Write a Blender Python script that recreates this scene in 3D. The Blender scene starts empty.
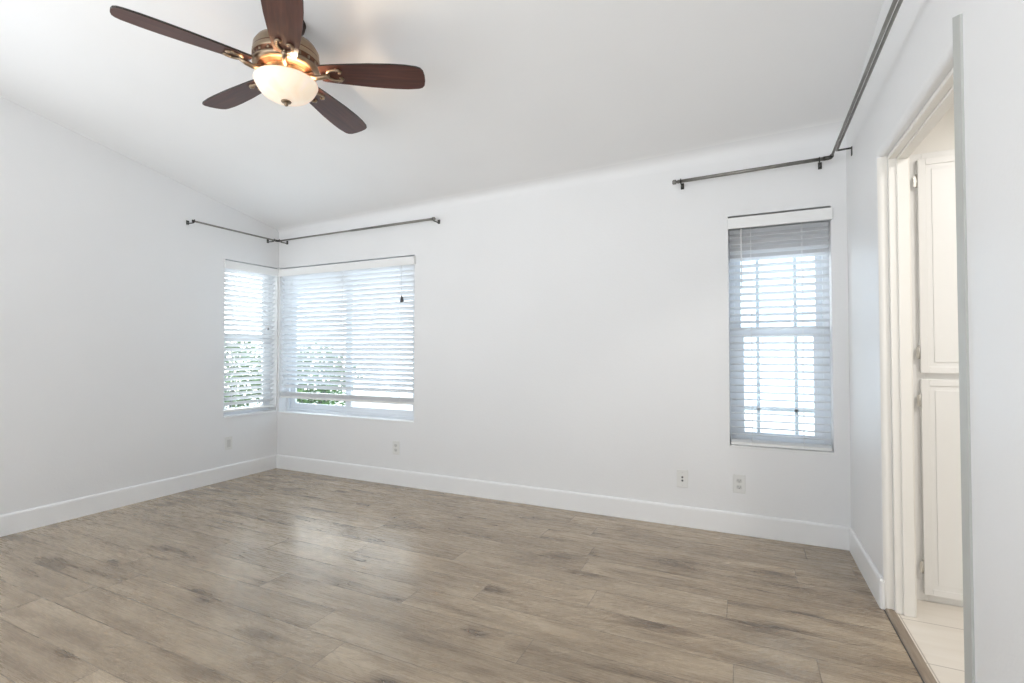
import bpy, bmesh, math, random
from mathutils import Vector, Matrix
random.seed(7)
C = bpy.context.scene.collection
PI = math.pi

# ------------------------------------------------------------------ room measures (metres)
CAM_H = 1.145
YB = 3.426            # back wall face
XL = -4.179           # left wall face
XR = 0.553            # right wall face
YR = -1.7             # rear wall face, behind the camera
T = 0.15              # outer wall thickness


def zc(x, y):         # the sloping ceiling
    return 2.35 + 0.19 * (YB - y) + 0.027 * (x - XL)


# ------------------------------------------------------------------ camera
cam_data = bpy.data.cameras.new('camera')
cam = bpy.data.objects.new('camera', cam_data)
C.objects.link(cam)
cam_data.sensor_width = 36.0
cam_data.lens = 36.0 * 492.1 / 1024.0
cam_data.clip_start = 0.02
cam.location = (0, 0, CAM_H)
cam.rotation_euler = (PI / 2 + math.radians(1.178), 0, math.radians(25.223))
bpy.context.scene.camera = cam

# ------------------------------------------------------------------ colour management
vs = bpy.context.scene.view_settings
vs.view_transform = 'Standard'
vs.look = 'None'
vs.gamma = 1.0
vs.use_curve_mapping = False
vs.exposure = 0.12

# ------------------------------------------------------------------ sky: bright overcast, cooler in front, warmer and brighter behind
NORTH = (0.68, 0.83, 1.0)
WEST = (1.0, 0.985, 0.96)
SOUTH = (0.925, 0.965, 1.0)
NORTH_L, WEST_L, SKY_L, LOW_FILL_L = 3.5, 10.0, 1.65, 3.6
world = bpy.data.worlds.new('overcast_sky')
bpy.context.scene.world = world
world.use_nodes = True
wn, wl = world.node_tree.nodes, world.node_tree.links
wn.clear()
w_out = wn.new('ShaderNodeOutputWorld')
w_bg = wn.new('ShaderNodeBackground')
w_tc = wn.new('ShaderNodeTexCoord')
w_sep = wn.new('ShaderNodeSeparateXYZ')
w_map = wn.new('ShaderNodeMapRange')
w_map.inputs['From Min'].default_value = -0.45
w_map.inputs['From Max'].default_value = 0.25
w_mix = wn.new('ShaderNodeMix')
w_mix.data_type = 'RGBA'
w_low = wn.new('ShaderNodeMapRange')          # added glow below the horizon behind the camera, lights the ceiling
w_low.inputs['From Min'].default_value = -0.12
w_low.inputs['From Max'].default_value = 0.12
w_south = wn.new('ShaderNodeMix')
w_south.data_type = 'RGBA'
w_south.inputs['A'].default_value = tuple(c * LOW_FILL_L for c in SOUTH) + (1,)
w_south.inputs['B'].default_value = tuple(c * SKY_L for c in SOUTH) + (1,)
wl.new(w_sep.outputs['Z'], w_low.inputs['Value'])
wl.new(w_low.outputs['Result'], w_south.inputs['Factor'])
wl.new(w_south.outputs['Result'], w_mix.inputs['A'])
w_west = wn.new('ShaderNodeMapRange')         # brighter towards the corner windows' side
w_west.inputs['From Min'].default_value = -0.95
w_west.inputs['From Max'].default_value = -0.45
w_north = wn.new('ShaderNodeMix')
w_north.data_type = 'RGBA'
w_north.inputs['A'].default_value = tuple(c * WEST_L for c in WEST) + (1,)
w_north.inputs['B'].default_value = tuple(c * NORTH_L for c in NORTH) + (1,)
wl.new(w_sep.outputs['X'], w_west.inputs['Value'])
wl.new(w_west.outputs['Result'], w_north.inputs['Factor'])
wl.new(w_north.outputs['Result'], w_mix.inputs['B'])
wl.new(w_tc.outputs['Generated'], w_sep.inputs[0])
wl.new(w_sep.outputs['Y'], w_map.inputs['Value'])
wl.new(w_map.outputs['Result'], w_mix.inputs['Factor'])
wl.new(w_mix.outputs['Result'], w_bg.inputs['Color'])
wl.new(w_bg.outputs[0], w_out.inputs['Surface'])


def portal(name, loc, rot, sx, sy):
    l = bpy.data.lights.new(name, 'AREA')
    l.shape = 'RECTANGLE'
    l.size, l.size_y = sx, sy
    l.cycles.is_portal = True
    o = bpy.data.objects.new(name, l)
    C.objects.link(o)
    o.location, o.rotation_euler = loc, rot
    return o


# unseen rear and left openings, added for fill; and the three windows in view
REAR = (-3.95, 0.35, 0.0, 2.40)          # x0, x1, z0, z1
portal('added_rear_daylight', ((REAR[0] + REAR[1]) / 2, YR - T, (REAR[2] + REAR[3]) / 2), (PI / 2, 0, PI), REAR[1] - REAR[0], REAR[3] - REAR[2])
portal('daylight_corner_back', (-3.35, YB + T + .02, 1.26), (-PI / 2, 0, 0), 1.62, 1.4)
portal('daylight_corner_side', (XL - T - .02, 3.14, 1.26), (0, -PI / 2, 0), 1.4, 0.53)
portal('added_left_daylight', (XL - T - .02, -.2, 1.25), (0, -PI / 2, 0), 1.8, 2.4)
portal('daylight_narrow', (0.2, YB + T + .02, 1.28), (-PI / 2, 0, 0), 0.55, 1.45)

# bathroom ceiling lamp
bl = bpy.data.lights.new('bathroom_lamp', 'AREA')
bl.shape = 'DISK'
bl.size = 0.35
bl.energy = 20
bl.color = (1.0, 0.97, 0.935)
blo = bpy.data.objects.new('bathroom_lamp', bl)
C.objects.link(blo)
blo.location = (1.35, 1.75, 2.38)

# ------------------------------------------------------------------ node helpers


def new_mat(name):
    m = bpy.data.materials.new(name)
    m.use_nodes = True
    nt = m.node_tree
    return m, nt, nt.nodes['Principled BSDF']


def math_node(nt, op, a, b=None, c=None):
    n = nt.nodes.new('ShaderNodeMath')
    n.operation = op
    for i, v in enumerate((a, b, c)):
        if v is None:
            continue
        if isinstance(v, (int, float)):
            n.inputs[i].default_value = v
        else:
            nt.links.new(v, n.inputs[i])
    return n.outputs[0]


def noise(nt, vec, scale, detail=3, rough=.5, dist=0.0):
    n = nt.nodes.new('ShaderNodeTexNoise')
    n.inputs['Scale'].default_value = scale
    n.inputs['Detail'].default_value = detail
    n.inputs['Roughness'].default_value = rough
    n.inputs['Distortion'].default_value = dist
    if vec is not None:
        nt.links.new(vec, n.inputs['Vector'])
    return n.outputs['Fac']


def obj_coord(nt):
    return nt.nodes.new('ShaderNodeTexCoord').outputs['Object']


def combine(nt, x, y, z):
    n = nt.nodes.new('ShaderNodeCombineXYZ')
    for i, v in enumerate((x, y, z)):
        if isinstance(v, (int, float)):
            n.inputs[i].default_value = v
        else:
            nt.links.new(v, n.inputs[i])
    return n.outputs[0]


def ramp(nt, fac, stops):
    n = nt.nodes.new('ShaderNodeValToRGB')
    e = n.color_ramp.elements
    while len(e) < len(stops):
        e.new(0.5)
    for el, (p, col) in zip(e, stops):
        el.position = p
        el.color = tuple(col) + (1,)
    nt.links.new(fac, n.inputs[0])
    return n.outputs[0]


def mixc(nt, fac, a, b, mode='MIX'):
    n = nt.nodes.new('ShaderNodeMix')
    n.data_type = 'RGBA'
    n.blend_type = mode
    for key, v in (('Factor', fac), ('A', a), ('B', b)):
        if isinstance(v, tuple):
            n.inputs[key].default_value = v + (1,) if len(v) == 3 else v
        elif isinstance(v, (int, float)):
            n.inputs[key].default_value = v
        else:
            nt.links.new(v, n.inputs[key])
    return n.outputs['Result']


def bump(nt, bsdf, height, strength, dist=0.002):
    b = nt.nodes.new('ShaderNodeBump')
    b.inputs['Strength'].default_value = strength
    b.inputs['Distance'].default_value = dist
    nt.links.new(height, b.inputs['Height'])
    nt.links.new(b.outputs[0], bsdf.inputs['Normal'])


def paint(name, col, rough=.5, tex=0.0, scale=90, spec=.5, var=.02):
    m, nt, b = new_mat(name)
    co = obj_coord(nt)
    f = noise(nt, co, 1.7, 2)
    lo = tuple(c * (1 - var) for c in col)
    nt.links.new(ramp(nt, f, [(.3, lo), (.7, col)]), b.inputs['Base Color'])
    b.inputs['Roughness'].default_value = rough
    b.inputs['Specular IOR Level'].default_value = spec
    if tex:
        bump(nt, b, noise(nt, co, scale, 2, .5), tex, .002)
    return m


def metal(name, col, rough, var=.25):
    m, nt, b = new_mat(name)
    f = noise(nt, obj_coord(nt), 25, 3)
    nt.links.new(ramp(nt, f, [(.3, tuple(c * (1 - var) for c in col)), (.7, col)]), b.inputs['Base Color'])
    b.inputs['Metallic'].default_value = 1
    b.inputs['Roughness'].default_value = rough
    return m


M = {}
M['wall'] = paint('white_wall_paint', (.81, .812, .815), .42, .30, 70, .5)
M['ceiling'] = paint('white_ceiling_paint', (.875, .875, .875), .7, .2, 60, .3)
M['trim'] = paint('white_semigloss_trim', (.86, .86, .86), .35)
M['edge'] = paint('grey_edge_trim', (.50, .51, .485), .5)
M['jamb'] = paint('cream_white_trim', (.85, .825, .775), .4)
M['cabinet'] = paint('cream_cabinet_paint', (.86, .85, .825), .4)
M['vinyl'] = paint('white_window_vinyl', (.76, .79, .83), .4)
M['slat'] = paint('white_faux_wood_slat', (.78, .80, .82), .45)
M['stack'] = paint('white_blind_rail', (.85, .85, .84), .45)
M['cord'] = paint('white_blind_cord', (.8, .8, .8), .8)
M['tassel'] = paint('dark_grey_tassel', (.07, .07, .075), .6)
M['plate'] = paint('white_plastic_plate', (.76, .76, .74), .35)
M['slot'] = paint('dark_socket_hole', (.02, .02, .02), .6)
M['recep'] = paint('pale_grey_receptacle', (.62, .62, .60), .4)
M['rod'] = metal('brushed_pewter_rod', (.32, .31, .285), .48)
M['rod_dark'] = metal('dark_pewter_bracket', (.10, .098, .09), .45)
M['hinge'] = metal('steel_hinge', (.66, .64, .60), .4)
M['brass'] = metal('antique_brass', (.35, .265, .185), .36)
M['bronze'] = metal('dark_bronze_band', (.16, .075, .045), .35)
M['dark_bronze'] = metal('dark_bronze_canopy', (.06, .032, .022), .5)
M['gap'] = paint('dark_recess_gap', (.05, .05, .05), .8)
M['stucco'] = paint('pale_concrete', (.78, .77, .75), .9)
M['band_panel'] = paint('grey_band_panel', (.60, .60, .61), .8)
M['bark'] = paint('grey_bark', (.20, .19, .20), .9, .5, 30, .2, .4)


def glass_mat():
    m, nt, b = new_mat('window_glass')
    nt.nodes.remove(b)
    out = nt.nodes['Material Output']
    tr = nt.nodes.new('ShaderNodeBsdfTransparent')
    tr.inputs[0].default_value = (.96, .98, .98, 1)
    gl = nt.nodes.new('ShaderNodeBsdfGlossy')
    gl.inputs['Roughness'].default_value = .02
    lw = nt.nodes.new('ShaderNodeLayerWeight')
    lw.inputs['Blend'].default_value = .5
    fr5 = math_node(nt, 'POWER', lw.outputs['Facing'], 5.0)
    frv = math_node(nt, 'MULTIPLY_ADD', fr5, .85, .04)
    mx = nt.nodes.new('ShaderNodeMixShader')
    nt.links.new(frv, mx.inputs[0])
    nt.links.new(tr.outputs[0], mx.inputs[1])
    nt.links.new(gl.outputs[0], mx.inputs[2])
    nt.links.new(mx.outputs[0], out.inputs[0])
    return m


M['glass'] = glass_mat()


def bowl_mat():
    m, nt, b = new_mat('lit_alabaster_glass')
    co = obj_coord(nt)
    f = noise(nt, co, 9, 4, .6, 1.0)
    col = ramp(nt, f, [(.3, (.92, .75, .58)), (.75, (.96, .84, .70))])
    nt.links.new(col, b.inputs['Base Color'])
    nt.links.new(col, b.inputs['Emission Color'])
    b.inputs['Emission Strength'].default_value = .34
    b.inputs['Roughness'].default_value = .25
    out = nt.nodes['Material Output']
    tr = nt.nodes.new('ShaderNodeBsdfTransparent')
    tr.inputs[0].default_value = (1, .9, .75, 1)
    mx = nt.nodes.new('ShaderNodeMixShader')
    mx.inputs[0].default_value = .010
    nt.links.new(b.outputs[0], mx.inputs[1])
    nt.links.new(tr.outputs[0], mx.inputs[2])
    nt.links.new(mx.outputs[0], out.inputs[0])
    return m


M['bowl'] = bowl_mat()


def blade_mat():
    m, nt, b = new_mat('dark_cherry_blade_veneer')
    co = obj_coord(nt)
    mp = nt.nodes.new('ShaderNodeMapping')
    mp.inputs['Scale'].default_value = (3, 45, 3)
    nt.links.new(co, mp.inputs['Vector'])
    f = noise(nt, mp.outputs[0], 1.0, 5, .6, .6)
    col = ramp(nt, f, [(.3, (.050, .018, .013)), (.55, (.085, .030, .020)), (.8, (.13, .048, .03))])
    nt.links.new(col, b.inputs['Base Color'])
    b.inputs['Roughness'].default_value = .42
    b.inputs['Specular IOR Level'].default_value = .38
    return m


M['blade'] = blade_mat()


M['blade_edge'] = paint('black_brown_blade_edge', (.018, .011, .009), .45)


def floor_mat():
    m, nt, b = new_mat('oak_laminate_planks')
    sep = nt.nodes.new('ShaderNodeSeparateXYZ')
    nt.links.new(obj_coord(nt), sep.inputs[0])
    X, Y = sep.outputs['X'], sep.outputs['Y']
    PW, PL = 0.167, 1.38
    yy = math_node(nt, 'DIVIDE', math_node(nt, 'SUBTRACT', Y, 1.163), PW)
    row = math_node(nt, 'FLOOR', yy)
    fy = math_node(nt, 'FRACT', yy)
    w1 = nt.nodes.new('ShaderNodeTexWhiteNoise')
    w1.noise_dimensions = '1D'
    nt.links.new(row, w1.inputs['W'])
    xx = math_node(nt, 'ADD', math_node(nt, 'DIVIDE', X, PL), math_node(nt, 'MULTIPLY', w1.outputs['Value'], 7.0))
    colm = math_node(nt, 'FLOOR', xx)
    fx = math_node(nt, 'FRACT', xx)
    w2 = nt.nodes.new('ShaderNodeTexWhiteNoise')
    w2.noise_dimensions = '2D'
    nt.links.new(combine(nt, row, colm, 0), w2.inputs['Vector'])
    pid = w2.outputs['Value']
    off = math_node(nt, 'MULTIPLY', pid, 37.0)
    # knots: some cells of a stretched grid hold one, the grain bends round it
    vor = nt.nodes.new('ShaderNodeTexVoronoi')
    vor.inputs['Scale'].default_value = 1.0
    kx = math_node(nt, 'ADD', math_node(nt, 'MULTIPLY', X, 2.3), off)
    ky = math_node(nt, 'ADD', math_node(nt, 'MULTIPLY', Y, 6.2), off)
    nt.links.new(combine(nt, kx, ky, 0), vor.inputs['Vector'])
    ksep = nt.nodes.new('ShaderNodeSeparateColor')
    nt.links.new(vor.outputs['Color'], ksep.inputs[0])
    has = math_node(nt, 'GREATER_THAN', ksep.outputs[0], .38)
    big = math_node(nt, 'MULTIPLY_ADD', ksep.outputs[1], .8, .55)
    wobn = noise(nt, combine(nt, math_node(nt, 'MULTIPLY', X, 30.0), math_node(nt, 'MULTIPLY', Y, 60.0), off), 1.0, 3, .6)
    dist = math_node(nt, 'DIVIDE', math_node(nt, 'ADD', vor.outputs['Distance'], math_node(nt, 'MULTIPLY', math_node(nt, 'SUBTRACT', wobn, .5), .10)), big)

    def fall(r0, r1):
        n = nt.nodes.new('ShaderNodeMapRange')
        n.interpolation_type = 'SMOOTHSTEP'
        n.inputs['From Min'].default_value = r0
        n.inputs['From Max'].default_value = r1
        n.inputs['To Min'].default_value = 1
        n.inputs['To Max'].default_value = 0
        nt.links.new(dist, n.inputs['Value'])
        return math_node(nt, 'MULTIPLY', n.outputs['Result'], has)
    core, halo = fall(.06, .19), fall(.06, .48)
    # broad figure
    v1 = combine(nt, math_node(nt, 'ADD', math_node(nt, 'MULTIPLY', X, 1.7), off), math_node(nt, 'MULTIPLY', Y, 11.0), off)
    f1 = math_node(nt, 'MULTIPLY_ADD', halo, -.20, noise(nt, v1, 1.0, 5, .6, .5))
    # fine grain
    v2 = combine(nt, math_node(nt, 'ADD', math_node(nt, 'MULTIPLY', X, 9.0), off), math_node(nt, 'MULTIPLY', Y, 130.0), off)
    f2 = noise(nt, v2, 1.0, 4, .65, .4)
    # cathedral rings
    f3 = noise(nt, combine(nt, math_node(nt, 'ADD', math_node(nt, 'MULTIPLY', X, 1.5), off), math_node(nt, 'MULTIPLY', Y, 6.5), off), 1.0, 2, .45, .25)
    rings = math_node(nt, 'SINE', math_node(nt, 'ADD', math_node(nt, 'MULTIPLY', f3, 85.0), math_node(nt, 'ADD', math_node(nt, 'MULTIPLY', halo, 14.0), math_node(nt, 'MULTIPLY', wobn, 2.5))))
    base = ramp(nt, f1, [(.30, (.145, .105, .069)), (.42, (.262, .206, .147)), (.54, (.355, .290, .214)), (.68, (.44, .37, .283))])
    tone = ramp(nt, pid, [(0, (.82, .80, .775)), (.5, (.96, .955, .945)), (1, (1.09, 1.085, 1.07))])
    c = mixc(nt, 1.0, base, tone, 'MULTIPLY')
    c = mixc(nt, 1.0, c, ramp(nt, f2, [(.28, (.80, .795, .775)), (.62, (1.04, 1.04, 1.04))]), 'MULTIPLY')
    ringf = nt.nodes.new('ShaderNodeMapRange')
    ringf.inputs['From Min'].default_value = .35
    ringf.inputs['From Max'].default_value = 1
    ringf.inputs['To Max'].default_value = .46
    nt.links.new(rings, ringf.inputs['Value'])
    patch = nt.nodes.new('ShaderNodeMapRange')
    patch.inputs['From Min'].default_value = .42
    patch.inputs['From Max'].default_value = .6
    nt.links.new(noise(nt, combine(nt, math_node(nt, 'ADD', math_node(nt, 'MULTIPLY', X, 1.2), off), math_node(nt, 'MULTIPLY', Y, 4.0), 3.0), 1.0, 2), patch.inputs['Value'])
    c = mixc(nt, math_node(nt, 'MULTIPLY', ringf.outputs['Result'], patch.outputs['Result']), c, (.20, .155, .11))
    c = mixc(nt, math_node(nt, 'MULTIPLY', core, .88), c, (.075, .052, .036))
    # joints
    ex = math_node(nt, 'MULTIPLY', math_node(nt, 'MINIMUM', fx, math_node(nt, 'SUBTRACT', 1.0, fx)), PL)
    ey = math_node(nt, 'MULTIPLY', math_node(nt, 'MINIMUM', fy, math_node(nt, 'SUBTRACT', 1.0, fy)), PW)
    joint = math_node(nt, 'LESS_THAN', math_node(nt, 'MINIMUM', ex, ey), .0019)
    c = mixc(nt, math_node(nt, 'MULTIPLY', joint, .85), c, (.10, .08, .06))
    nt.links.new(c, b.inputs['Base Color'])
    nt.links.new(ramp(nt, f2, [(.2, (.31,) * 3), (.8, (.24,) * 3)]), b.inputs['Roughness'])
    b.inputs['Specular IOR Level'].default_value = 1.0
    b.inputs['Specular Tint'].default_value = (1.0, .80, .56, 1)
    b.inputs['Coat Weight'].default_value = .7
    b.inputs['Coat Roughness'].default_value = .27
    b.inputs['Coat IOR'].default_value = 1.6
    b.inputs['Coat Tint'].default_value = (1.0, .955, .90, 1)
    h = math_node(nt, 'SUBTRACT', math_node(nt, 'MULTIPLY', f2, .25), joint)
    bump(nt, b, h, .35, .0012)
    return m


M['floor'] = floor_mat()


def threshold_mat():
    m, nt, b = new_mat('oak_threshold')
    sep = nt.nodes.new('ShaderNodeSeparateXYZ')
    nt.links.new(obj_coord(nt), sep.inputs[0])
    f = noise(nt, combine(nt, math_node(nt, 'MULTIPLY', sep.outputs['X'], 90.0), math_node(nt, 'MULTIPLY', sep.outputs['Y'], 5.0), 0), 1, 4)
    nt.links.new(ramp(nt, f, [(.3, (.20, .15, .11)), (.7, (.33, .265, .20))]), b.inputs['Base Color'])
    b.inputs['Roughness'].default_value = .4
    return m


M['threshold'] = threshold_mat()


def tile_mat():
    m, nt, b = new_mat('cream_floor_tile')
    sep = nt.nodes.new('ShaderNodeSeparateXYZ')
    nt.links.new(obj_coord(nt), sep.inputs[0])
    fy = math_node(nt, 'FRACT', math_node(nt, 'DIVIDE', math_node(nt, 'SUBTRACT', sep.outputs['Y'], 2.305), .34))
    fx = math_node(nt, 'FRACT', math_node(nt, 'DIVIDE', math_node(nt, 'SUBTRACT', sep.outputs['X'], .60), .9))
    g = math_node(nt, 'MAXIMUM', math_node(nt, 'LESS_THAN', fy, .014), math_node(nt, 'LESS_THAN', fx, .005))
    f = noise(nt, combine(nt, math_node(nt, 'MULTIPLY', sep.outputs['X'], 2.0), math_node(nt, 'MULTIPLY', sep.outputs['Y'], 14.0), 0), 1, 4)
    base = ramp(nt, f, [(.3, (.72, .66, .58)), (.7, (.80, .75, .68))])
    nt.links.new(mixc(nt, math_node(nt, 'MULTIPLY', g, .7), base, (.34, .29, .24)), b.inputs['Base Color'])
    b.inputs['Roughness'].default_value = .4
    return m


M['tile'] = tile_mat()


def leaf_mat(name, dark, light):
    m, nt, b = new_mat(name)
    f = noise(nt, obj_coord(nt), 9, 3)
    nt.links.new(ramp(nt, f, [(.3, dark), (.7, light)]), b.inputs['Base Color'])
    b.inputs['Roughness'].default_value = .55
    return m


M['leaf_a'] = leaf_mat('deep_green_leaf', (.06, .15, .04), (.22, .36, .12))
M['leaf_b'] = leaf_mat('mid_green_leaf', (.10, .18, .07), (.28, .38, .19))

# ------------------------------------------------------------------ mesh helpers


class MB:
    def __init__(self):
        self.bm = bmesh.new()

    def box(self, a, b, mat=0):
        x0, y0, z0 = (min(p, q) for p, q in zip(a, b))
        x1, y1, z1 = (max(p, q) for p, q in zip(a, b))
        v = [self.bm.verts.new(p) for p in ((x0, y0, z0), (x1, y0, z0), (x1, y1, z0), (x0, y1, z0), (x0, y0, z1), (x1, y0, z1), (x1, y1, z1), (x0, y1, z1))]
        for f in ((0, 3, 2, 1), (4, 5, 6, 7), (0, 1, 5, 4), (1, 2, 6, 5), (2, 3, 7, 6), (3, 0, 4, 7)):
            self.bm.faces.new([v[i] for i in f]).material_index = mat
        return self

    def prism(self, pts, ext, mat=0):
        """closed 3-D outline pts extruded by vector ext"""
        e = Vector(ext)
        a = [self.bm.verts.new(p) for p in pts]
        b = [self.bm.verts.new(Vector(p) + e) for p in pts]
        n = len(pts)
        self.bm.faces.new(list(reversed(a))).material_index = mat
        self.bm.faces.new(b).material_index = mat
        for i in range(n):
            self.bm.faces.new((a[i], a[(i + 1) % n], b[(i + 1) % n], b[i])).material_index = mat
        return self

    def tube(self, path, r, seg=12, mat=0, caps=True):
        """round tube along a list of points; r a number or one per point"""
        P = [Vector(p) for p in path]
        rs = r if isinstance(r, (list, tuple)) else [r] * len(P)
        rings = []
        up = None
        for i, p in enumerate(P):
            d = (P[min(i + 1, len(P) - 1)] - P[max(i - 1, 0)]).normalized()
            if up is None:
                up = Vector((0, 0, 1)) if abs(d.z) < .9 else Vector((1, 0, 0))
            s = d.cross(up).normalized()
            up = s.cross(d).normalized()
            rings.append([self.bm.verts.new(p + rs[i] * (math.cos(t) * s + math.sin(t) * up)) for t in (2 * PI * k / seg for k in range(seg))])
        for a, b in zip(rings, rings[1:]):
            for k in range(seg):
                f = self.bm.faces.new((a[k], a[(k + 1) % seg], b[(k + 1) % seg], b[k]))
                f.smooth = True
                f.material_index = mat
        if caps:
            self.bm.faces.new(list(reversed(rings[0]))).material_index = mat
            self.bm.faces.new(rings[-1]).material_index = mat
        return self

    def lathe(self, prof, seg=40, mat=0, center=(0, 0, 0), mats=None):
        """prof: list of (radius, z)"""
        cx, cy, cz = center
        rings = []
        for r, z in prof:
            if r < 1e-5:
                rings.append([self.bm.verts.new((cx, cy, cz + z))])
            else:
                rings.append([self.bm.verts.new((cx + r * math.cos(t), cy + r * math.sin(t), cz + z)) for t in (2 * PI * k / seg for k in range(seg))])
        for j, (a, b) in enumerate(zip(rings, rings[1:])):
            for k in range(seg):
                k2 = (k + 1) % seg
                if len(a) == 1 and len(b) == 1:
                    continue
                if len(a) == 1:
                    f = self.bm.faces.new((a[0], b[k], b[k2]))
                elif len(b) == 1:
                    f = self.bm.faces.new((a[k], b[0], a[k2]))
                else:
                    f = self.bm.faces.new((a[k], b[k], b[k2], a[k2]))
                f.smooth = True
                f.material_index = mats[j] if mats else mat
        return self

    def build(self, name, mats, parent=None, bevel=0, seg=2, smooth=False):
        bm = self.bm
        bmesh.ops.recalc_face_normals(bm, faces=bm.faces)
        me = bpy.data.meshes.new(name)
        if smooth:
            for f in bm.faces:
                f.smooth = True
        bm.to_mesh(me)
        bm.free()
        for m in (mats if isinstance(mats, (list, tuple)) else [mats]):
            me.materials.append(m)
        o = bpy.data.objects.new(name, me)
        C.objects.link(o)
        if parent is not None:
            o.parent = parent
        if bevel:
            md = o.modifiers.new('bevel', 'BEVEL')
            md.width = bevel
            md.segments = seg
            md.limit_method = 'ANGLE'
            md.angle_limit = math.radians(50)
        return o


def thing(name, label, cat, loc=(0, 0, 0), rz=0, group=None):
    o = bpy.data.objects.new(name, None)
    o.empty_display_size = .05
    C.objects.link(o)
    o.location = loc
    o.rotation_euler = (0, 0, rz)
    o['label'], o['category'] = label, cat
    if group:
        o['group'] = group
    return o


def structure(o, label=None, cat=None):
    o['kind'] = 'structure'
    if label:
        o['label'] = label
    if cat:
        o['category'] = cat
    return o


# ------------------------------------------------------------------ room shell
structure(MB().box((XL - T, YR - T, -.12), (XR + .032, YB + T, 0)).build('floor', M['floor']),
          'grey-brown oak laminate plank floor of the empty bedroom', 'floor')

# ceiling, sloping up towards the camera, with a rounded join at the back wall
mb = MB()
NX = 8
R_ = .085
cols = []
for i in range(NX + 1):
    x = XL - T + (XR + T - XL + T) * i / NX
    z0 = zc(x, YB)
    rr = .05 + .05 * i / NX
    P0, P1, P2 = Vector((x, YB, z0 - rr)), Vector((x, YB, z0)), Vector((x, YB - rr, zc(x, YB - rr)))
    c = []
    for k in range(9):
        t = k / 8
        c.append((1 - t) ** 2 * P0 + 2 * t * (1 - t) * P1 + t * t * P2)
    c.append(Vector((x, 1.0, zc(x, 1.0))))
    c.append(Vector((x, YR - T, zc(x, YR - T))))
    cols.append([mb.bm.verts.new(p) for p in c])
for a, b in zip(cols, cols[1:]):
    for k in range(len(a) - 1):
        f = mb.bm.faces.new((a[k], a[k + 1], b[k + 1], b[k]))
        f.smooth = True
        f.material_index = 1 if k < 6 else 0
ceil = structure(mb.build('ceiling', [M['ceiling'], M['wall']]), 'white vaulted ceiling rising towards the viewer', 'ceiling')


def wall_panel(u0, u1, z0, z1, holes, plane):
    """wall slab with rectangular holes; plane(u, d, z) gives the point at depth d behind the room face"""
    us = sorted({u0, u1} | {h[0] for h in holes} | {h[1] for h in holes})
    zs = sorted({z0, z1} | {h[2] for h in holes} | {h[3] for h in holes})
    mb = MB()
    for a, b in zip(us, us[1:]):
        for c, d in zip(zs, zs[1:]):
            if any(h[0] - 1e-6 <= a and b <= h[1] + 1e-6 and h[2] - 1e-6 <= c and d <= h[3] + 1e-6 for h in holes):
                continue
            mb.box(plane(a, 0, c), plane(b, T, d))
    bmesh.ops.remove_doubles(mb.bm, verts=mb.bm.verts, dist=1e-5)
    # drop inner shared faces
    seen = {}
    for f in list(mb.bm.faces):
        key = tuple(sorted(v.index for v in f.verts))
    mb.bm.verts.index_update()
    for f in list(mb.bm.faces):
        key = tuple(sorted(v.index for v in f.verts))
        if key in seen:
            if seen[key] is not None:
                mb.bm.faces.remove(seen[key])
                seen[key] = None
            mb.bm.faces.remove(f)
        else:
            seen[key] = f
    return mb


H1 = (2.868, 3.412, .552, 1.972)          # left wall window: y0 y1 z0 z1
H2 = (-4.163, -2.531, .541, 1.972)        # back wall corner window: x0 x1 z0 z1
H3 = (-.085, .473, .543, 2.010)           # back wall narrow window
H4 = (-1.4, 1.0, .35, 2.15)              # left wall, unseen opening added to brighten the right wall

structure(wall_panel(XL, XR + T, 0, 2.7, [H2, H3], lambda u, d, z: (u, YB + d, z)).build('wall_back', M['wall']),
          'white back wall with the corner window and the narrow window', 'wall')
structure(wall_panel(YR - T, YB + T, 0, 3.6, [H1, H4], lambda u, d, z: (XL - d, u, z)).build('wall_left', M['wall']),
          'white left wall below the sloping ceiling', 'wall')
structure(wall_panel(XL, XR + T, 0, 3.6, [REAR], lambda u, d, z: (u, YR - d, z)).build('wall_rear', M['wall']))

# right wall with a round-cornered bathroom opening
OY0, OY1, OZ, RT = 1.79, 2.702, 2.022, .105   # opening near / far edge, head, wall thickness
BN = .022
mb = MB()
far = [(XR, YB, 0), (XR + RT, YB, 0), (XR + RT, OY1, 0)]
far += [(XR + BN - BN * math.sin(t), OY1 + BN - BN * math.cos(t), 0) for t in (PI / 2 * k / 6 for k in range(7))]
mb.prism(far, (0, 0, OZ + BN))
mb.prism([(XR, YR, 0), (XR, OY0 - BN, 0)] + [(XR + BN - BN * math.cos(t), OY0 - BN + BN * math.sin(t), 0) for t in (PI / 2 * k / 6 for k in range(1, 7))] + [(XR + RT, OY0, 0), (XR + RT, YR, 0)], (0, 0, OZ + BN))
mb.box((XR, YR, OZ + BN), (XR + RT, YB, 3.6))
hd = [(XR + BN - BN * math.cos(t), OY0 - BN, OZ + BN - BN * math.sin(t)) for t in (PI / 2 * k / 6 for k in range(7))]
hd += [(XR + RT, OY0 - BN, OZ), (XR + RT, OY0 - BN, OZ + BN)]
mb.prism(hd, (0, OY1 - OY0 + 2 * BN, 0))
wr = structure(mb.build('wall_right', M['wall']), 'white right wall with the bathroom opening', 'wall')

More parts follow.
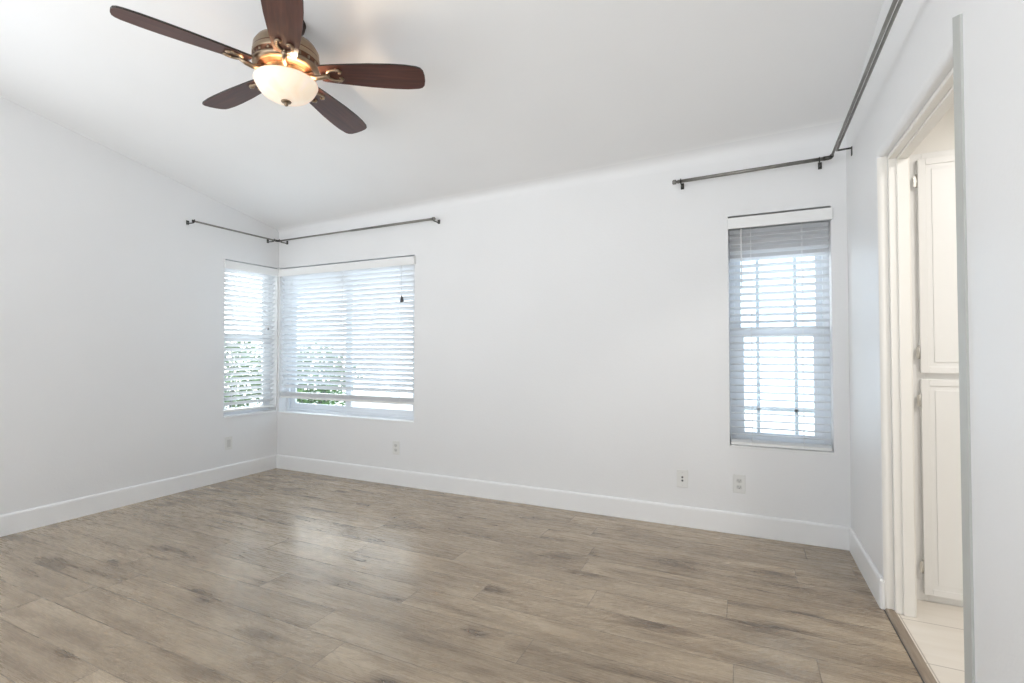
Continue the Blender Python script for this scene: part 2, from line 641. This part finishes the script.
# inner door lining of the bathroom opening
mb = MB()
X0, X1 = XR + .037, XR + RT + .008
mb.box((X0, OY1 - .018, 0), (X1, OY1, OZ - .018))
mb.box((X0 + .028, OY1 - .028, 0), (X1 - .006, OY1 - .018, OZ - .028))
mb.box((X0, OY0, OZ - .018), (X1, OY1, OZ))
mb.box((X0 + .028, OY0 + .018, OZ - .028), (X1 - .006, OY1 - .018, OZ - .018))
mb.box((X0, OY0, 0), (X1, OY0 + .018, OZ - .018))
structure(mb.build('trim_1', M['jamb'], bevel=.003), 'cream white lining of the bathroom opening', 'door lining')
# cream painted return of the opening's far edge, down to the floor
ret = [(XR + .006 - .0, OY1 + .012, 0)] + [(XR + BN - (BN + .0015) * math.cos(t), OY1 + BN - (BN + .0015) * math.sin(t), 0) for t in (PI / 2 * k / 6 for k in range(2, 7))] + [(XR + .036, OY1 - .0015, 0), (XR + .036, OY1 + .002, 0)]
structure(MB().prism(ret, (0, 0, OZ)).build('trim_9', M['jamb']), 'cream rounded edge strip of the bathroom opening', 'edge strip')

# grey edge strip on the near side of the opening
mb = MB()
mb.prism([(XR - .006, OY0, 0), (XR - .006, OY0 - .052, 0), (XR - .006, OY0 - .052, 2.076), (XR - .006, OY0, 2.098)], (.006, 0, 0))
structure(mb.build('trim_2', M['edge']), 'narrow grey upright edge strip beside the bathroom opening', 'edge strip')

# wood threshold
mb = MB()
mb.prism([(XR + .002, OY0, 0), (XR + .008, OY0, .007), (XR + .028, OY0, .009), (XR + .040, OY0, .004), (XR + .040, OY0, 0)], (0, OY1 - OY0, 0))
structure(mb.build('trim_3', M['threshold']), 'oak threshold strip between the laminate and the bathroom tiles', 'threshold')
mb = MB()
mb.box((XR - .002, OY0, .0), (XR + .002, OY1 - .002, .0012))
structure(mb.build('trim_4', M['gap']), 'dark joint line along the oak threshold', 'joint')

# baseboards with an eased top
BH, BT = .132, .014


def base_profile(fn):
    return [fn(0, 0), fn(BT, 0), fn(BT, BH - .012), fn(BT - .002, BH - .006), fn(.009, BH - .002), fn(.006, BH), fn(0, BH)]


structure(MB().prism(base_profile(lambda d, z: (XL, YB - d, z)), (XR - XL, 0, 0)).build('baseboard_back', M['trim']), 'white baseboard along the back wall', 'baseboard')
structure(MB().prism(base_profile(lambda d, z: (XL + d, YR, z)), (0, YB - BT - YR, 0)).build('baseboard_left', M['trim']), 'white baseboard along the left wall', 'baseboard')
mb = MB().prism(base_profile(lambda d, z: (XR - d, OY1 + .012, z)), (0, YB - BT - OY1 - .012, 0))
end = [(XR - BT, OY1 + .012, 0), (XR - BT + .002, OY1 + .006, 0), (XR - BT + .007, OY1 + .001, 0), (XR + .002, OY1 + .0, 0), (XR + .012, OY1 + .012, 0)]
mb.prism(end, (0, 0, BH - .010))
structure(mb.build('baseboard_right', M['trim']), 'short white baseboard between the back corner and the bathroom opening', 'baseboard')
structure(MB().prism(base_profile(lambda d, z: (XR - d, YR, z)), (0, OY0 - .07 - YR, 0)).build('baseboard_near', M['trim']))

# bathroom beyond the opening
BX0, BX1, BY0, BY1, BZ = XR + RT, 2.3, .4, 2.9, 2.42
structure(MB().box((XR + .033, BY0 - .1, -.12), (BX1, BY1 + .4, 0)).build('floor_bathroom', M['tile']), 'cream tile floor of the bathroom', 'floor')
structure(MB().box((BX0, BY0 - .1, BZ), (BX1, BY1 + .5, BZ + .1)).build('ceiling_bathroom', M['jamb']))
structure(MB().box((BX0, BY1 + .4, 0), (BX1, BY1 + .5, BZ)).box((BX0, BY1, 2.075), (BX1, BY1 + .4, BZ)).build('wall_bathroom_far', M['jamb']))
structure(MB().box((BX1, BY0 - .1, 0), (BX1 + .1, BY1 + .5, BZ)).build('wall_bathroom_side', M['jamb']))
structure(MB().box((BX0, BY0 - .1, 0), (BX1, BY0, BZ)).build('wall_bathroom_near', M['jamb']))

# ------------------------------------------------------------------ windows
def window(name, label, loc, rz, W, Hh, kind):
    """frame, sashes, glass; local x along the wall, y outward, z up; origin at the hole's lower corner on the room face"""
    root = bpy.data.objects.new(name, None)
    root.empty_display_size = .05
    C.objects.link(root)
    root.location, root.rotation_euler = loc, (0, 0, rz)
    structure(root, label, 'window')
    y0, y1 = .092, .148
    f = .034
    mb = MB()
    mb.box((0, y0, 0), (W, y1, f)).box((0, y0, Hh - f), (W, y1, Hh)).box((0, y0, f), (f, y1, Hh - f)).box((W - f, y0, f), (W, y1, Hh - f))
    mb.build('window_frame', M['vinyl'], root, .002)

    def sash(x0, x1, z0, z1, ya, yb, s, grids=None):
        mb = MB()
        mb.box((x0, ya, z0), (x1, yb, z0 + s)).box((x0, ya, z1 - s), (x1, yb, z1)).box((x0, ya, z0 + s), (x0 + s, yb, z1 - s)).box((x1 - s, ya, z0 + s), (x1, yb, z1 - s))
        so = mb.build('sash', M['vinyl'], root, .002)
        ym = (ya + yb) / 2
        MB().box((x0 + s, ym - .002, z0 + s), (x1 - s, ym + .002, z1 - s)).build('pane', M['glass'], so)
        if grids:
            mb = MB()
            for gx in grids[0]:
                mb.box((gx - .010, ym + .003, z0 + s), (gx + .010, ym + .010, z1 - s))
            for gz in grids[1]:
                mb.box((x0 + s, ym + .003, gz - .010), (x1 - s, ym + .010, gz + .010))
            mb.build('muntin', M['vinyl'], so)
    if kind == 'hung':
        zm = Hh * .505
        gx = None
        if W > .55:   # the narrow window has a grid between the panes
            g = [W * .30, W * .68]
            sash(f, W - f, f, zm + .02, .098, .118, .052, (g, [.235]))
            sash(f, W - f, zm - .02, Hh - f, .122, .142, .036, (g, []))
        else:
            sash(f, W - f, f, zm + .02, .098, .118, .040)
            sash(f, W - f, zm - .02, Hh - f, .122, .142, .030)
    else:
        xm = W * .487
        sash(f, xm + .010, f, Hh - f, .122, .142, .056)
        sash(xm - .010, W - f, f, Hh - f, .098, .118, .056)
    return root


window('window_1', 'narrow single-hung corner window in the left wall', (XL, H1[0], H1[2]), PI / 2, H1[1] - H1[0], H1[3] - H1[2], 'hung')
window('window_2', 'wide sliding corner window in the back wall', (H2[0], YB, H2[2]), 0, H2[1] - H2[0], H2[3] - H2[2], 'slide')
win3 = window('window_3', 'narrow gridded window at the right of the back wall', (H3[0], YB, H3[2]), 0, H3[1] - H3[0], H3[3] - H3[2], 'hung')
MB().box((.002, .078, 1.742 - H3[2]), (H3[1] - H3[0] - .002, .082, H3[3] - H3[2] - .002)).build('added_grey_panel', M['band_panel'], win3)  # added panel, made up for the dark band behind the top slats
# white stool boards on the bottom of the recesses
structure(MB().box((H2[0], YB - .004, H2[2]), (H2[1], YB + .092, H2[2] + .012)).build('trim_5', M['trim'], bevel=.003), 'white sill of the wide corner window', 'window sill')
structure(MB().box((XL - .092, H1[0], H1[2]), (XL + .012, H1[1], H1[2] + .014)).build('trim_6', M['trim'], bevel=.003), 'white sill of the narrow corner window', 'window sill')
structure(MB().box((H3[0], YB - .004, H3[2]), (H3[1], YB + .092, H3[2] + .010)).build('trim_7', M['trim'], bevel=.003), 'white sill of the narrow gridded window', 'window sill')

# ------------------------------------------------------------------ blinds
def slat_mesh(mb, x0, x1, yc, z, tilt, width=.05, th=.0028, crown=.003):
    c, s = math.cos(tilt), math.sin(tilt)
    prof = []
    for k in range(5):
        t = -1 + k * .5
        prof.append((t * width / 2, crown * (1 - t * t)))
    up = prof
    dn = [(a, b - th) for a, b in reversed(prof)]
    pts = []
    for a, b in up + dn:   # tilt > 0 lifts the room edge
        pts.append((x0, yc + a * c + b * s, z - a * s + b * c))
    mb.prism(pts, (x1 - x0, 0, 0))


def blind(name, label, loc, rz, W, z_top, z_bot, tilt, v0, v1, stack, cords, group):
    """local x along the wall, y outward, z from floor; v0/v1 valance ends; z_bot underside of the bottom rail"""
    root = thing(name, label, 'window blind', loc, rz, group)
    mb = MB()
    vz0, vz1 = z_top - .086, z_top - .016
    mb.box((v0, -.020, vz0), (v1, -.010, vz1))
    for xx in (v0, v1 - .008):
        mb.box((xx, -.010, vz0), (xx + .008, -.001, vz1))
    mb.build('valance', M['stack'], root, .002)
    MB().box((.006, .006, z_top - .055), (W - .006, .062, z_top - .026)).build('headrail', M['stack'], root, .002)
    yc, pitch, sp = .036, .0445, .05
    mb = MB()
    rail_top = z_bot + .020
    zs0 = rail_top + .0045 * stack + .026
    z = z_top - .098
    n = 0
    while z > zs0:
        slat_mesh(mb, .008, W - .008, yc, z, tilt)
        z -= pitch
        n += 1
    for k in range(stack):
        slat_mesh(mb, .008, W - .008, yc, rail_top + .0045 * k + .002, 0.0)
    mb.build('slats', M['slat'], root)
    MB().box((.006, yc - .026, z_bot), (W - .006, yc + .026, rail_top - .001)).build('bottom_rail', M['stack'], root, .003)
    for cx in cords:
        mb = MB()
        for yy in (yc - .0275, yc + .0275):
            mb.tube([(cx, yy, z_top - .05), (cx, yy, z_bot + .01)], .0012, 6)
        mb.build('ladder_cord', M['cord'], root)
    return root


B1 = blind('window_blind', 'narrow white slatted blind on the left wall, beside the corner', (XL, H1[0], 0), PI / 2, H1[1] - H1[0], H1[3] + .002, .602,
           math.radians(37), -.012, H1[1] - H1[0], 0, [.12, .42], 'white slatted blinds')
B2 = blind('window_blind', 'wide white slatted blind raised a little above its sill', (H2[0], YB, 0), 0, H2[1] - H2[0], H2[3], .690,
           math.radians(47), 0, H2[1] - H2[0] + .012, 9, [.16, .82, 1.47], 'white slatted blinds')
B3 = blind('window_blind', 'narrow white slatted blind fully lowered over the gridded window near the bathroom', (H3[0], YB, 0), 0, H3[1] - H3[0], H3[3], .556,
           math.radians(15), -.002, H3[1] - H3[0] + .006, 3, [.13, .41], 'white slatted blinds')
# pull cords and wands
mb = MB()
mb.tube([(1.50, -.004, 1.90), (1.50, -.006, 1.62)], .0016, 6)
pc = mb.build('lift_cord', M['recep'], B2)
mb = MB()
mb.lathe([(.0, .055), (.004, .05), (.007, .03), (.012, .005), (.010, -.004), (0, -.006)], 14, 0, (1.50, -.006, 1.575))
mb.tube([(1.512, -.006, 1.62), (1.517, -.006, 1.575)], [.002, .008], 8)
mb.build('tassel', M['tassel'], pc)
mb = MB()
mb.tube([(.075, -.004, 1.94), (.077, -.005, 1.55)], .0038, 8)
mb.build('tilt_wand', M['cord'], B3)
mb = MB()
mb.tube([(.44, -.004, 1.90), (.44, -.006, 1.375)], .001, 6)
pc = mb.build('lift_cord', M['cord'], B1)
MB().lathe([(0, .012), (.005, .008), (.007, 0), (.006, -.01), (0, -.012)], 12, 0, (.44, -.006, 1.365)).build('tassel', M['tassel'], pc)

# ------------------------------------------------------------------ curtain rods
def bracket(parent, wall_pt, rod_pt, hgt, mat):
    """plate on the wall below the rod's height, arm out to the rod, cup under it"""
    w, r = Vector(wall_pt), Vector(rod_pt)
    n = (r - w)
    n.z = 0
    nd = n.normalized()
    s = Vector((-nd.y, nd.x, 0))
    mb = MB()
    top = r.z + .013
    a = Vector((w.x, w.y, top)) - s * .0105
    b = Vector((w.x, w.y, top - hgt)) + nd * .004 + s * .0105
    mb.box(a, b)
    c = Vector((w.x, w.y, top - hgt * .62)) + nd * .004
    mb.tube([c, c + nd * .002], .0042, 10, 1)
    mb.tube([Vector((w.x, w.y, r.z - .012)) + nd * .003, r - nd * .004 - Vector((0, 0, .014))], .0045, 8)
    cup = []
    for k in range(9):
        t = PI * (1 + k / 8)
        cup.append(r + nd * (.0135 * math.cos(t)) + Vector((0, 0, .0135 * math.sin(t))))
    mb.tube(cup, .0035, 8)
    mb.tube([cup[-1], cup[-1] + Vector((0, 0, .012))], .0035, 8)
    br = mb.build('bracket', [mat, M['hinge']], parent)
    return br


# corner rod over the two left windows
OFF = .080
ZR = 2.222
cr = thing('curtain_rod', 'thin pewter corner rod with two arms above the corner windows', 'curtain rod', (XL + OFF, YB - OFF, ZR), 0)
k0 = Vector((XL + OFF, YB - OFF, ZR))


def rel(p, o):
    return Vector(p) - o


def rods(parent, k, segs, r, mat):
    for a, b in segs:
        MB().tube([rel(a, k), rel(b, k)], r, 14).build('rod', mat, parent)


le = Vector((XL + OFF, 2.532, ZR))
be = Vector((-2.306, YB - OFF, ZR + .008))
rods(cr, k0, [(le, k0)], .0075, M['rod'])
rods(cr, k0, [(k0, k0.lerp(be, .55))], .0075, M['rod'])
rods(cr, k0, [(k0.lerp(be, .52), be)], .0098, M['rod'])
MB().tube([(0, -.030, 0), (0, -.012, 0), (.003, -.003, 0), (.012, 0, 0), (.030, 0, 0)], .0105, 12).build('elbow_joint', M['rod_dark'], cr)


def finial(parent, at, d, mat):
    d = Vector(d).normalized()
    mb = MB()
    p = Vector(at)
    mb.tube([p - d * .004, p + d * .004, p + d * .004, p + d * .012, p + d * .012, p + d * .030, p + d * .036], [.012, .012, .008, .008, .0145, .0155, .010], 14)
    mb.build('finial', mat, parent)


MB().tube([rel(le, k0) + Vector((0, .006, 0)), rel(le, k0) - Vector((0, .006, 0))], .010, 12).build('end_cap', M['rod_dark'], cr)
finial(cr, rel(be, k0), (1, 0, 0), M['rod'])
for wp, rp in [((XL, 2.535, ZR - .012), (XL + OFF, 2.535, ZR)), ((XL, 3.297, ZR - .014), (XL + OFF, 3.297, ZR)),
               ((-4.06, YB, ZR - .014), (-4.06, YB - OFF, ZR)), ((-2.285, YB, ZR - .010), (-2.285, YB - OFF, ZR + .006))]:
    bracket(cr, rel(wp, k0), rel(rp, k0), .034, M['rod_dark'])

# rod round the right corner, double along the right wall
k1 = Vector((XR - .086, YB - OFF - .01, 2.266))
rr_ = thing('curtain_rod', 'pewter rod above the narrow window, doubled along the bathroom wall', 'curtain rod', k1, 0)
re_ = Vector((-.377, YB - OFF - .01, 2.250))
rods(rr_, k1, [(re_, k1)], .0108, M['rod'])
rods(rr_, k1, [(k1 + Vector((0, 0, .002)), (XR - .120, .75, 2.268))], .0068, M['rod'])
rods(rr_, k1, [((XR - .070, 3.262, 2.276), (XR - .0965, .75, 2.284))], .0060, M['rod'])
MB().tube([(-.040, 0, -.001), (-.014, 0, 0), (-.003, -.003, .002), (0, -.014, .002), (-.001, -.035, .002)], [.0122, .0122, .0122, .0105, .0095], 12).build('elbow_joint', M['rod_dark'], rr_)
finial(rr_, rel(re_, k1), (-1, 0, 0), M['rod'])
finial(rr_, rel((XR - .120, .75, 2.268), k1), (0, -1, 0), M['rod'])
for wp, rp in [((-.36, YB, 2.246), (-.36, YB - OFF - .01, 2.2505)), ((.421, YB, 2.258), (.408, YB - OFF - .01, 2.2615)),
               ((XR, .95, 2.278), (XR - .1173, .95, 2.268))]:
    bracket(rr_, rel(wp, k1), rel(rp, k1), .040, M['rod_dark'])
# bent end of the inner rod, fixed on the bathroom wall
mb = MB()
mb.tube([rel(p, k1) for p in [(XR - .070, 3.262, 2.276), (XR - .03, 3.258, 2.276), (XR - .004, 3.255, 2.276)]], .005, 10)
mb.box(rel((XR - .004, 3.246, 2.282), k1), rel((XR, 3.266, 2.234), k1))
mb.build('bracket', M['rod_dark'], rr_)

# ------------------------------------------------------------------ wall plates
def plate(name, label, loc, rz, kind):
    """local x along the wall, -y into the room"""
    root = thing(name, label, 'wall plate' if kind != 'duplex' else 'power outlet', loc, rz)
    MB().box((-.036, -.006, -.058), (.036, 0, .058)).build('cover_plate', M['plate'], root, .0035, 3)
    if kind == 'duplex':
        for zz in (.02, -.02):
            mb = MB()
            pts = [(.0165 * math.cos(t), -.0072, zz + max(-.0125, min(.0125, .0175 * math.sin(t)))) for t in (2 * PI * k / 20 for k in range(20))]
            mb.prism(pts, (0, .003, 0))
            rc = mb.build('receptacle', M['recep'], root)
            mb = MB()
            mb.box((-.0075, -.0078, zz - .002), (-.0055, -.006, zz + .007)).box((.0055, -.0078, zz - .002), (.0075, -.006, zz + .006))
            mb.tube([(0, -.0078, zz - .007), (0, -.006, zz - .007)], .0026, 8)
            mb.build('slot', M['slot'], rc)
        mb = MB().tube([(0, -.0078, 0), (0, -.005, 0)], .003, 10)
        mb.build('screw', M['recep'], root)
    elif kind == 'jack':
        for zz, m in ((.024, M['recep']), (-.012, M['slot']), (.010, M['slot'])):
            if m is M['slot']:
                mb = MB()
                mb.lathe([(.0085, 0), (.0085, .002), (.005, .002), (.005, 0)], 14)
                jack = mb.build('jack', M['recep'], root)
                jack.rotation_euler = (PI / 2, 0, 0)
                jack.location = (0, -.006, zz)
                MB().tube([(0, -.0084, zz), (0, -.0055, zz)], .0055, 12).build('socket', M['slot'], root)
        for zz in (.042, -.042):
            MB().tube([(0, -.0072, zz), (0, -.005, zz)], .003, 10).build('screw', M['recep'], root)
    else:
        MB().box((-.0165, -.0085, -.033), (.0165, -.005, .033)).build('insert', M['recep'], root, .0015)
        for zz in (.048, -.048):
            MB().tube([(0, -.0072, zz), (0, -.005, zz)], .003, 10).build('screw', M['recep'], root)
    return root


plate('wall_plate', 'white wall plate on the left wall near the corner', (XL, 2.917, .325), PI / 2, 'insert')
plate('wall_outlet', 'white wall outlet on the back wall below the wide corner window', (-2.716, YB, .318), 0, 'duplex')
plate('wall_plate', 'white wall plate with two dark jacks on the back wall', (-.373, YB, .310), 0, 'jack')
plate('wall_outlet', 'white wall outlet on the back wall below the narrow gridded window', (-.034, YB, .314), 0, 'duplex')

# ------------------------------------------------------------------ ceiling fan
FX, FY, FZ = -1.986, 1.661, 2.495
ZC = zc(FX, FY) - FZ
fan = thing('ceiling_fan', 'five-blade dark cherry ceiling fan with brass motor and lit alabaster bowl', 'ceiling fan', (FX, FY, FZ), 0)
mb = MB()
ang = math.atan(.19)
mb.lathe([(.0, -.085), (.030, -.085), (.040, -.076), (.068, -.050), (.084, -.018), (.087, .012), (0, .012)], 36, 0)
cp = mb.build('canopy', M['dark_bronze'], fan)
cp.location = (0, 0, ZC)
cp.rotation_euler = (-ang, 0, 0)
MB().tube([(0, 0, .11), (0, 0, ZC - .03)], .0125, 14).build('downrod', M['bronze'], fan)
mb = MB()
prof = [(.0, .172), (.022, .172), (.026, .158), (.060, .152), (.105, .142), (.132, .126), (.146, .102), (.148, .076), (.150, .070), (.151, .058), (.150, .047),
        (.146, .044), (.146, .026), (.150, .022), (.149, .014), (.140, .006), (.128, .0), (.100, -.006), (.080, -.010), (.0, -.010)]
mats = [0, 0, 0, 0, 0, 0, 0, 1, 0, 0, 1, 1, 1, 0, 0, 0, 1, 0, 0]
mb.lathe(prof, 48, 0, mats=mats)
for k in range(20):   # vents round the lower motor
    t = 2 * PI * k / 20
    c, s = math.cos(t), math.sin(t)
    mb.tube([(.1455 * c, .1455 * s, .028), (.1455 * c, .1455 * s, .042)], .006, 6)
mb.build('motor_housing', [M['brass'], M['bronze']], fan)
mb = MB()
mb.lathe([(.0, -.008), (.062, -.008), (.066, -.020), (.058, -.034), (.070, -.042), (.084, -.046), (.084, -.050), (.0, -.050)], 36)
fit_ = mb.build('light_fitter', M['brass'], fan)
MB().tube([(0, 0, -.048), (0, 0, -.142)], .004, 8).build('centre_rod', M['brass'], fan)
for k in range(3):
    t = 2 * PI * k / 3 + .5
    MB().tube([(.07 * math.cos(t), .07 * math.sin(t), -.046), (.105 * math.cos(t), .105 * math.sin(t), -.046), (.140 * math.cos(t), .140 * math.sin(t), -.052)], .004, 8).build('bowl_arm', M['brass'], fan)
mb = MB()
outer = [(.136, -.046), (.142, -.049), (.144, -.056), (.141, -.064), (.136, -.074), (.131, -.084), (.122, -.098), (.106, -.115), (.084, -.128), (.056, -.138), (.028, -.143), (.0, -.144)]
inner = [(.0, -.140), (.028, -.139), (.054, -.134), (.081, -.124), (.102, -.112), (.117, -.096), (.126, -.083), (.131, -.073), (.136, -.063), (.138, -.056), (.136, -.050), (.136, -.046)]
mb.lathe(outer + inner, 56)
mb.build('glass_bowl', M['bowl'], fan)
mb = MB()
mb.lathe([(.0, -.138), (.018, -.141), (.024, -.145), (.021, -.150), (.011, -.153), (.008, -.156), (.010, -.159), (.009, -.163), (.005, -.167), (.0, -.168)], 24)
mb.build('finial', M['brass'], fan)

# blades: local x outward
half = [(.158, .046), (.170, .051), (.22, .058), (.30, .066), (.40, .075), (.50, .079), (.57, .078), (.625, .071)]
tip = [(.644, .063), (.656, .046), (.661, .016), (.661, -.016), (.656, -.046), (.644, -.063)]
A0 = 4.294
PITCH = math.radians(-12)
blade0 = None
for k in range(5):
    if blade0 is None:
        mb = MB()
        pts = [(x, y, 0) for x, y in half] + [(x, y, 0) for x, y in tip] + [(x, -y, 0) for x, y in reversed(half)]
        mb.prism([(x, y, -.0035) for x, y, z in pts], (0, 0, .009))
        for f in mb.bm.faces:
            if len(f.verts) == 4:
                f.material_index = 1
        b = mb.build('blade', [M['blade'], M['blade_edge']], fan, .0012)
        # scrolled iron: arm from the motor, two-lobed plate under the blade
        mb = MB()
        mb.tube([(.075, 0, -.006), (.11, 0, -.020), (.145, 0, -.026), (.175, 0, -.020), (.20, 0, -.011)], [.013, .012, .011, .012, .010], 10)
        loop = []
        for j in range(17):
            t = PI * (.5 + j / 16)
            loop.append((.236 + .045 * math.cos(t), .034 * math.sin(t), -.008))
        mb.tube(loop, .0065, 8)
        for sgn in (1, -1):
            mb.tube([(.236, .034 * sgn, -.008), (.252, .033 * sgn, -.008), (.262, .024 * sgn, -.008), (.256, .014 * sgn, -.008), (.246, .016 * sgn, -.008)], [.0065, .006, .006, .0055, .004], 8)
            mb.lathe([(0, -.0145), (.006, -.013), (.008, -.008), (.008, -.003)], 12, 0, (.238, .034 * sgn, 0))
        mb.lathe([(0, -.0165), (.007, -.015), (.009, -.009), (.009, -.003)], 12, 0, (.196, 0, 0))
        ir = mb.build('blade_iron', M['brass'], b)
        blade0, iron0 = b, ir
    else:
        b = blade0.copy()
        C.objects.link(b)
        b.parent = fan
        ir = iron0.copy()
        C.objects.link(ir)
        ir.parent = b
    b.rotation_euler = (PITCH, 0, A0 + k * 2 * PI / 5)

fl = bpy.data.lights.new('fan_lamp', 'POINT')
fl.energy = 6.5
fl.color = (1.0, .80, .58)
fl.shadow_soft_size = .022
flo = bpy.data.objects.new('fan_lamp', fl)
C.objects.link(flo)
flo.parent = fan
flo.location = (.03, .0, -.095)

# ------------------------------------------------------------------ linen cabinet in the bathroom
CY = 2.876
lc = thing('linen_cabinet', 'cream built-in linen cabinet with two tall panel doors seen through the opening', 'cabinet', (1.05, CY, 0), 0)
ox, oy = 1.05, CY
mb = MB()
x0, x1 = XR + RT + .002, 1.42
mb.box((x0 - ox, .022, 0), (x1 - ox, .42, 2.07))                       # body
mb.box((x0 - ox, .0, 0), (.756 - ox, .022, 2.07)).box((1.372 - ox, .0, 0), (x1 - ox, .022, 2.07))
mb.box((.756 - ox, .0, 0), (1.372 - ox, .022, .056)).box((.756 - ox, .0, 2.02), (1.372 - ox, .022, 2.07)).box((.756 - ox, .0, .99), (1.372 - ox, .022, 1.07))
mb.build('body', M['cabinet'], lc, .002)
for z0, z1, hz in ((.036, 1.018, (.16, .92)), (1.046, 2.038, (1.14, 1.935))):
    mb = MB()
    X0, X1 = .737 - ox, 1.386 - ox
    fr = .030
    mb.box((X0, -.018, z0), (X1, -.002, z1))
    mb.box((X0, -.022, z0), (X0 + fr, -.018, z1)).box((X1 - fr, -.022, z0), (X1, -.018, z1)).box((X0 + fr, -.022, z0), (X1 - fr, -.018, z0 + fr)).box((X0 + fr, -.022, z1 - fr), (X1 - fr, -.018, z1))
    mb.box((X0 + fr + .02, -.0215, z0 + fr + .02), (X1 - fr - .02, -.018, z1 - fr - .02))
    d = mb.build('door', M['cabinet'], lc, .002)
    for h in hz:
        mb = MB()
        mb.tube([(X0 - .005, -.020, h - .028), (X0 - .005, -.020, h + .028)], .0035, 10)
        mb.lathe([(0, .036), (.004, .033), (.004, .030)], 8, 0, (X0 - .005, -.020, h))
        mb.box((X0 - .016, -.0225, h - .024), (X0 - .005, -.0195, h + .024))
        mb.build('hinge', M['hinge'], d)
    MB().lathe([(0, -.030), (.010, -.028), (.014, -.022), (.010, -.014), (.006, -.008), (.006, 0)], 16).build('knob', M['hinge'], d)
    kn = d.children[-1]
    kn.rotation_euler = (-PI / 2, 0, 0)
    kn.location = (X1 - .03, -.022, z1 - .12 if z0 < .5 else z0 + .12)
    kn.rotation_euler = (-PI / 2, 0, 0)

# ------------------------------------------------------------------ outside
def leafy(name, label, loc, rad, n, mat, group):
    root = thing(name, label, 'bush', loc, random.random() * 6, group)
    rx, ry, rz = rad
    mb = MB()
    for _ in range(n):
        while True:
            p = Vector((random.uniform(-1, 1), random.uniform(-1, 1), random.uniform(-1, 1)))
            if .35 < p.length < 1:
                break
        lump = 1 + .22 * math.sin(5 * p.x + 2) * math.cos(4 * p.y + 1)
        c = Vector((p.x * rx * lump, p.y * ry * lump, rz + p.z * rz * lump + .15))
        s = random.uniform(.05, .09)
        q = Matrix.Rotation(random.uniform(0, 6.3), 3, 'Z') @ Matrix.Rotation(random.uniform(-1, 1), 3, 'X') @ Matrix.Rotation(random.uniform(-.9, .9), 3, 'Y')
        pts = [(0, -.35, 0), (.5, -.2, .05), (1, 0, .02), (.5, .2, .05), (0, .35, 0), (-.5, .25, -.02), (-.8, 0, -.05), (-.5, -.25, -.02)]
        mb.bm.faces.new([mb.bm.verts.new(c + q @ (Vector(t) * s)) for t in pts])
    fo = mb.build('foliage', mat, root)
    mb = MB()
    for k in range(7):
        t = k * .9
        mb.tube([(.05 * math.cos(t), .05 * math.sin(t), 0), (.3 * rx * math.cos(t), .3 * ry * math.sin(t), rz * .8), (.6 * rx * math.cos(t), .6 * ry * math.sin(t), rz * 1.4)], [.025, .018, .006], 6)
    mb.build('stem', M['bark'], root)
    return root


GZ = -.35
gr = MB().box((-16, YB + T, GZ - .1), (6, 14, GZ)).build('ground', M['stucco'])
structure(gr)
mb = MB().box((-16, 1.6, GZ - .1), (XL - T, YB + T, GZ))
structure(mb.build('ground_side', M['stucco']))
leafy('bush', 'dense green bush outside the wide corner window, nearest its opening', (-8.0, 7.4, GZ), (1.15, .8, .72), 2600, M['leaf_a'], 'bushes outside the corner windows')
leafy('bush', 'green bush outside behind the narrow corner blind', (-9.6, 6.7, GZ), (1.1, .9, .85), 2600, M['leaf_b'], 'bushes outside the corner windows')
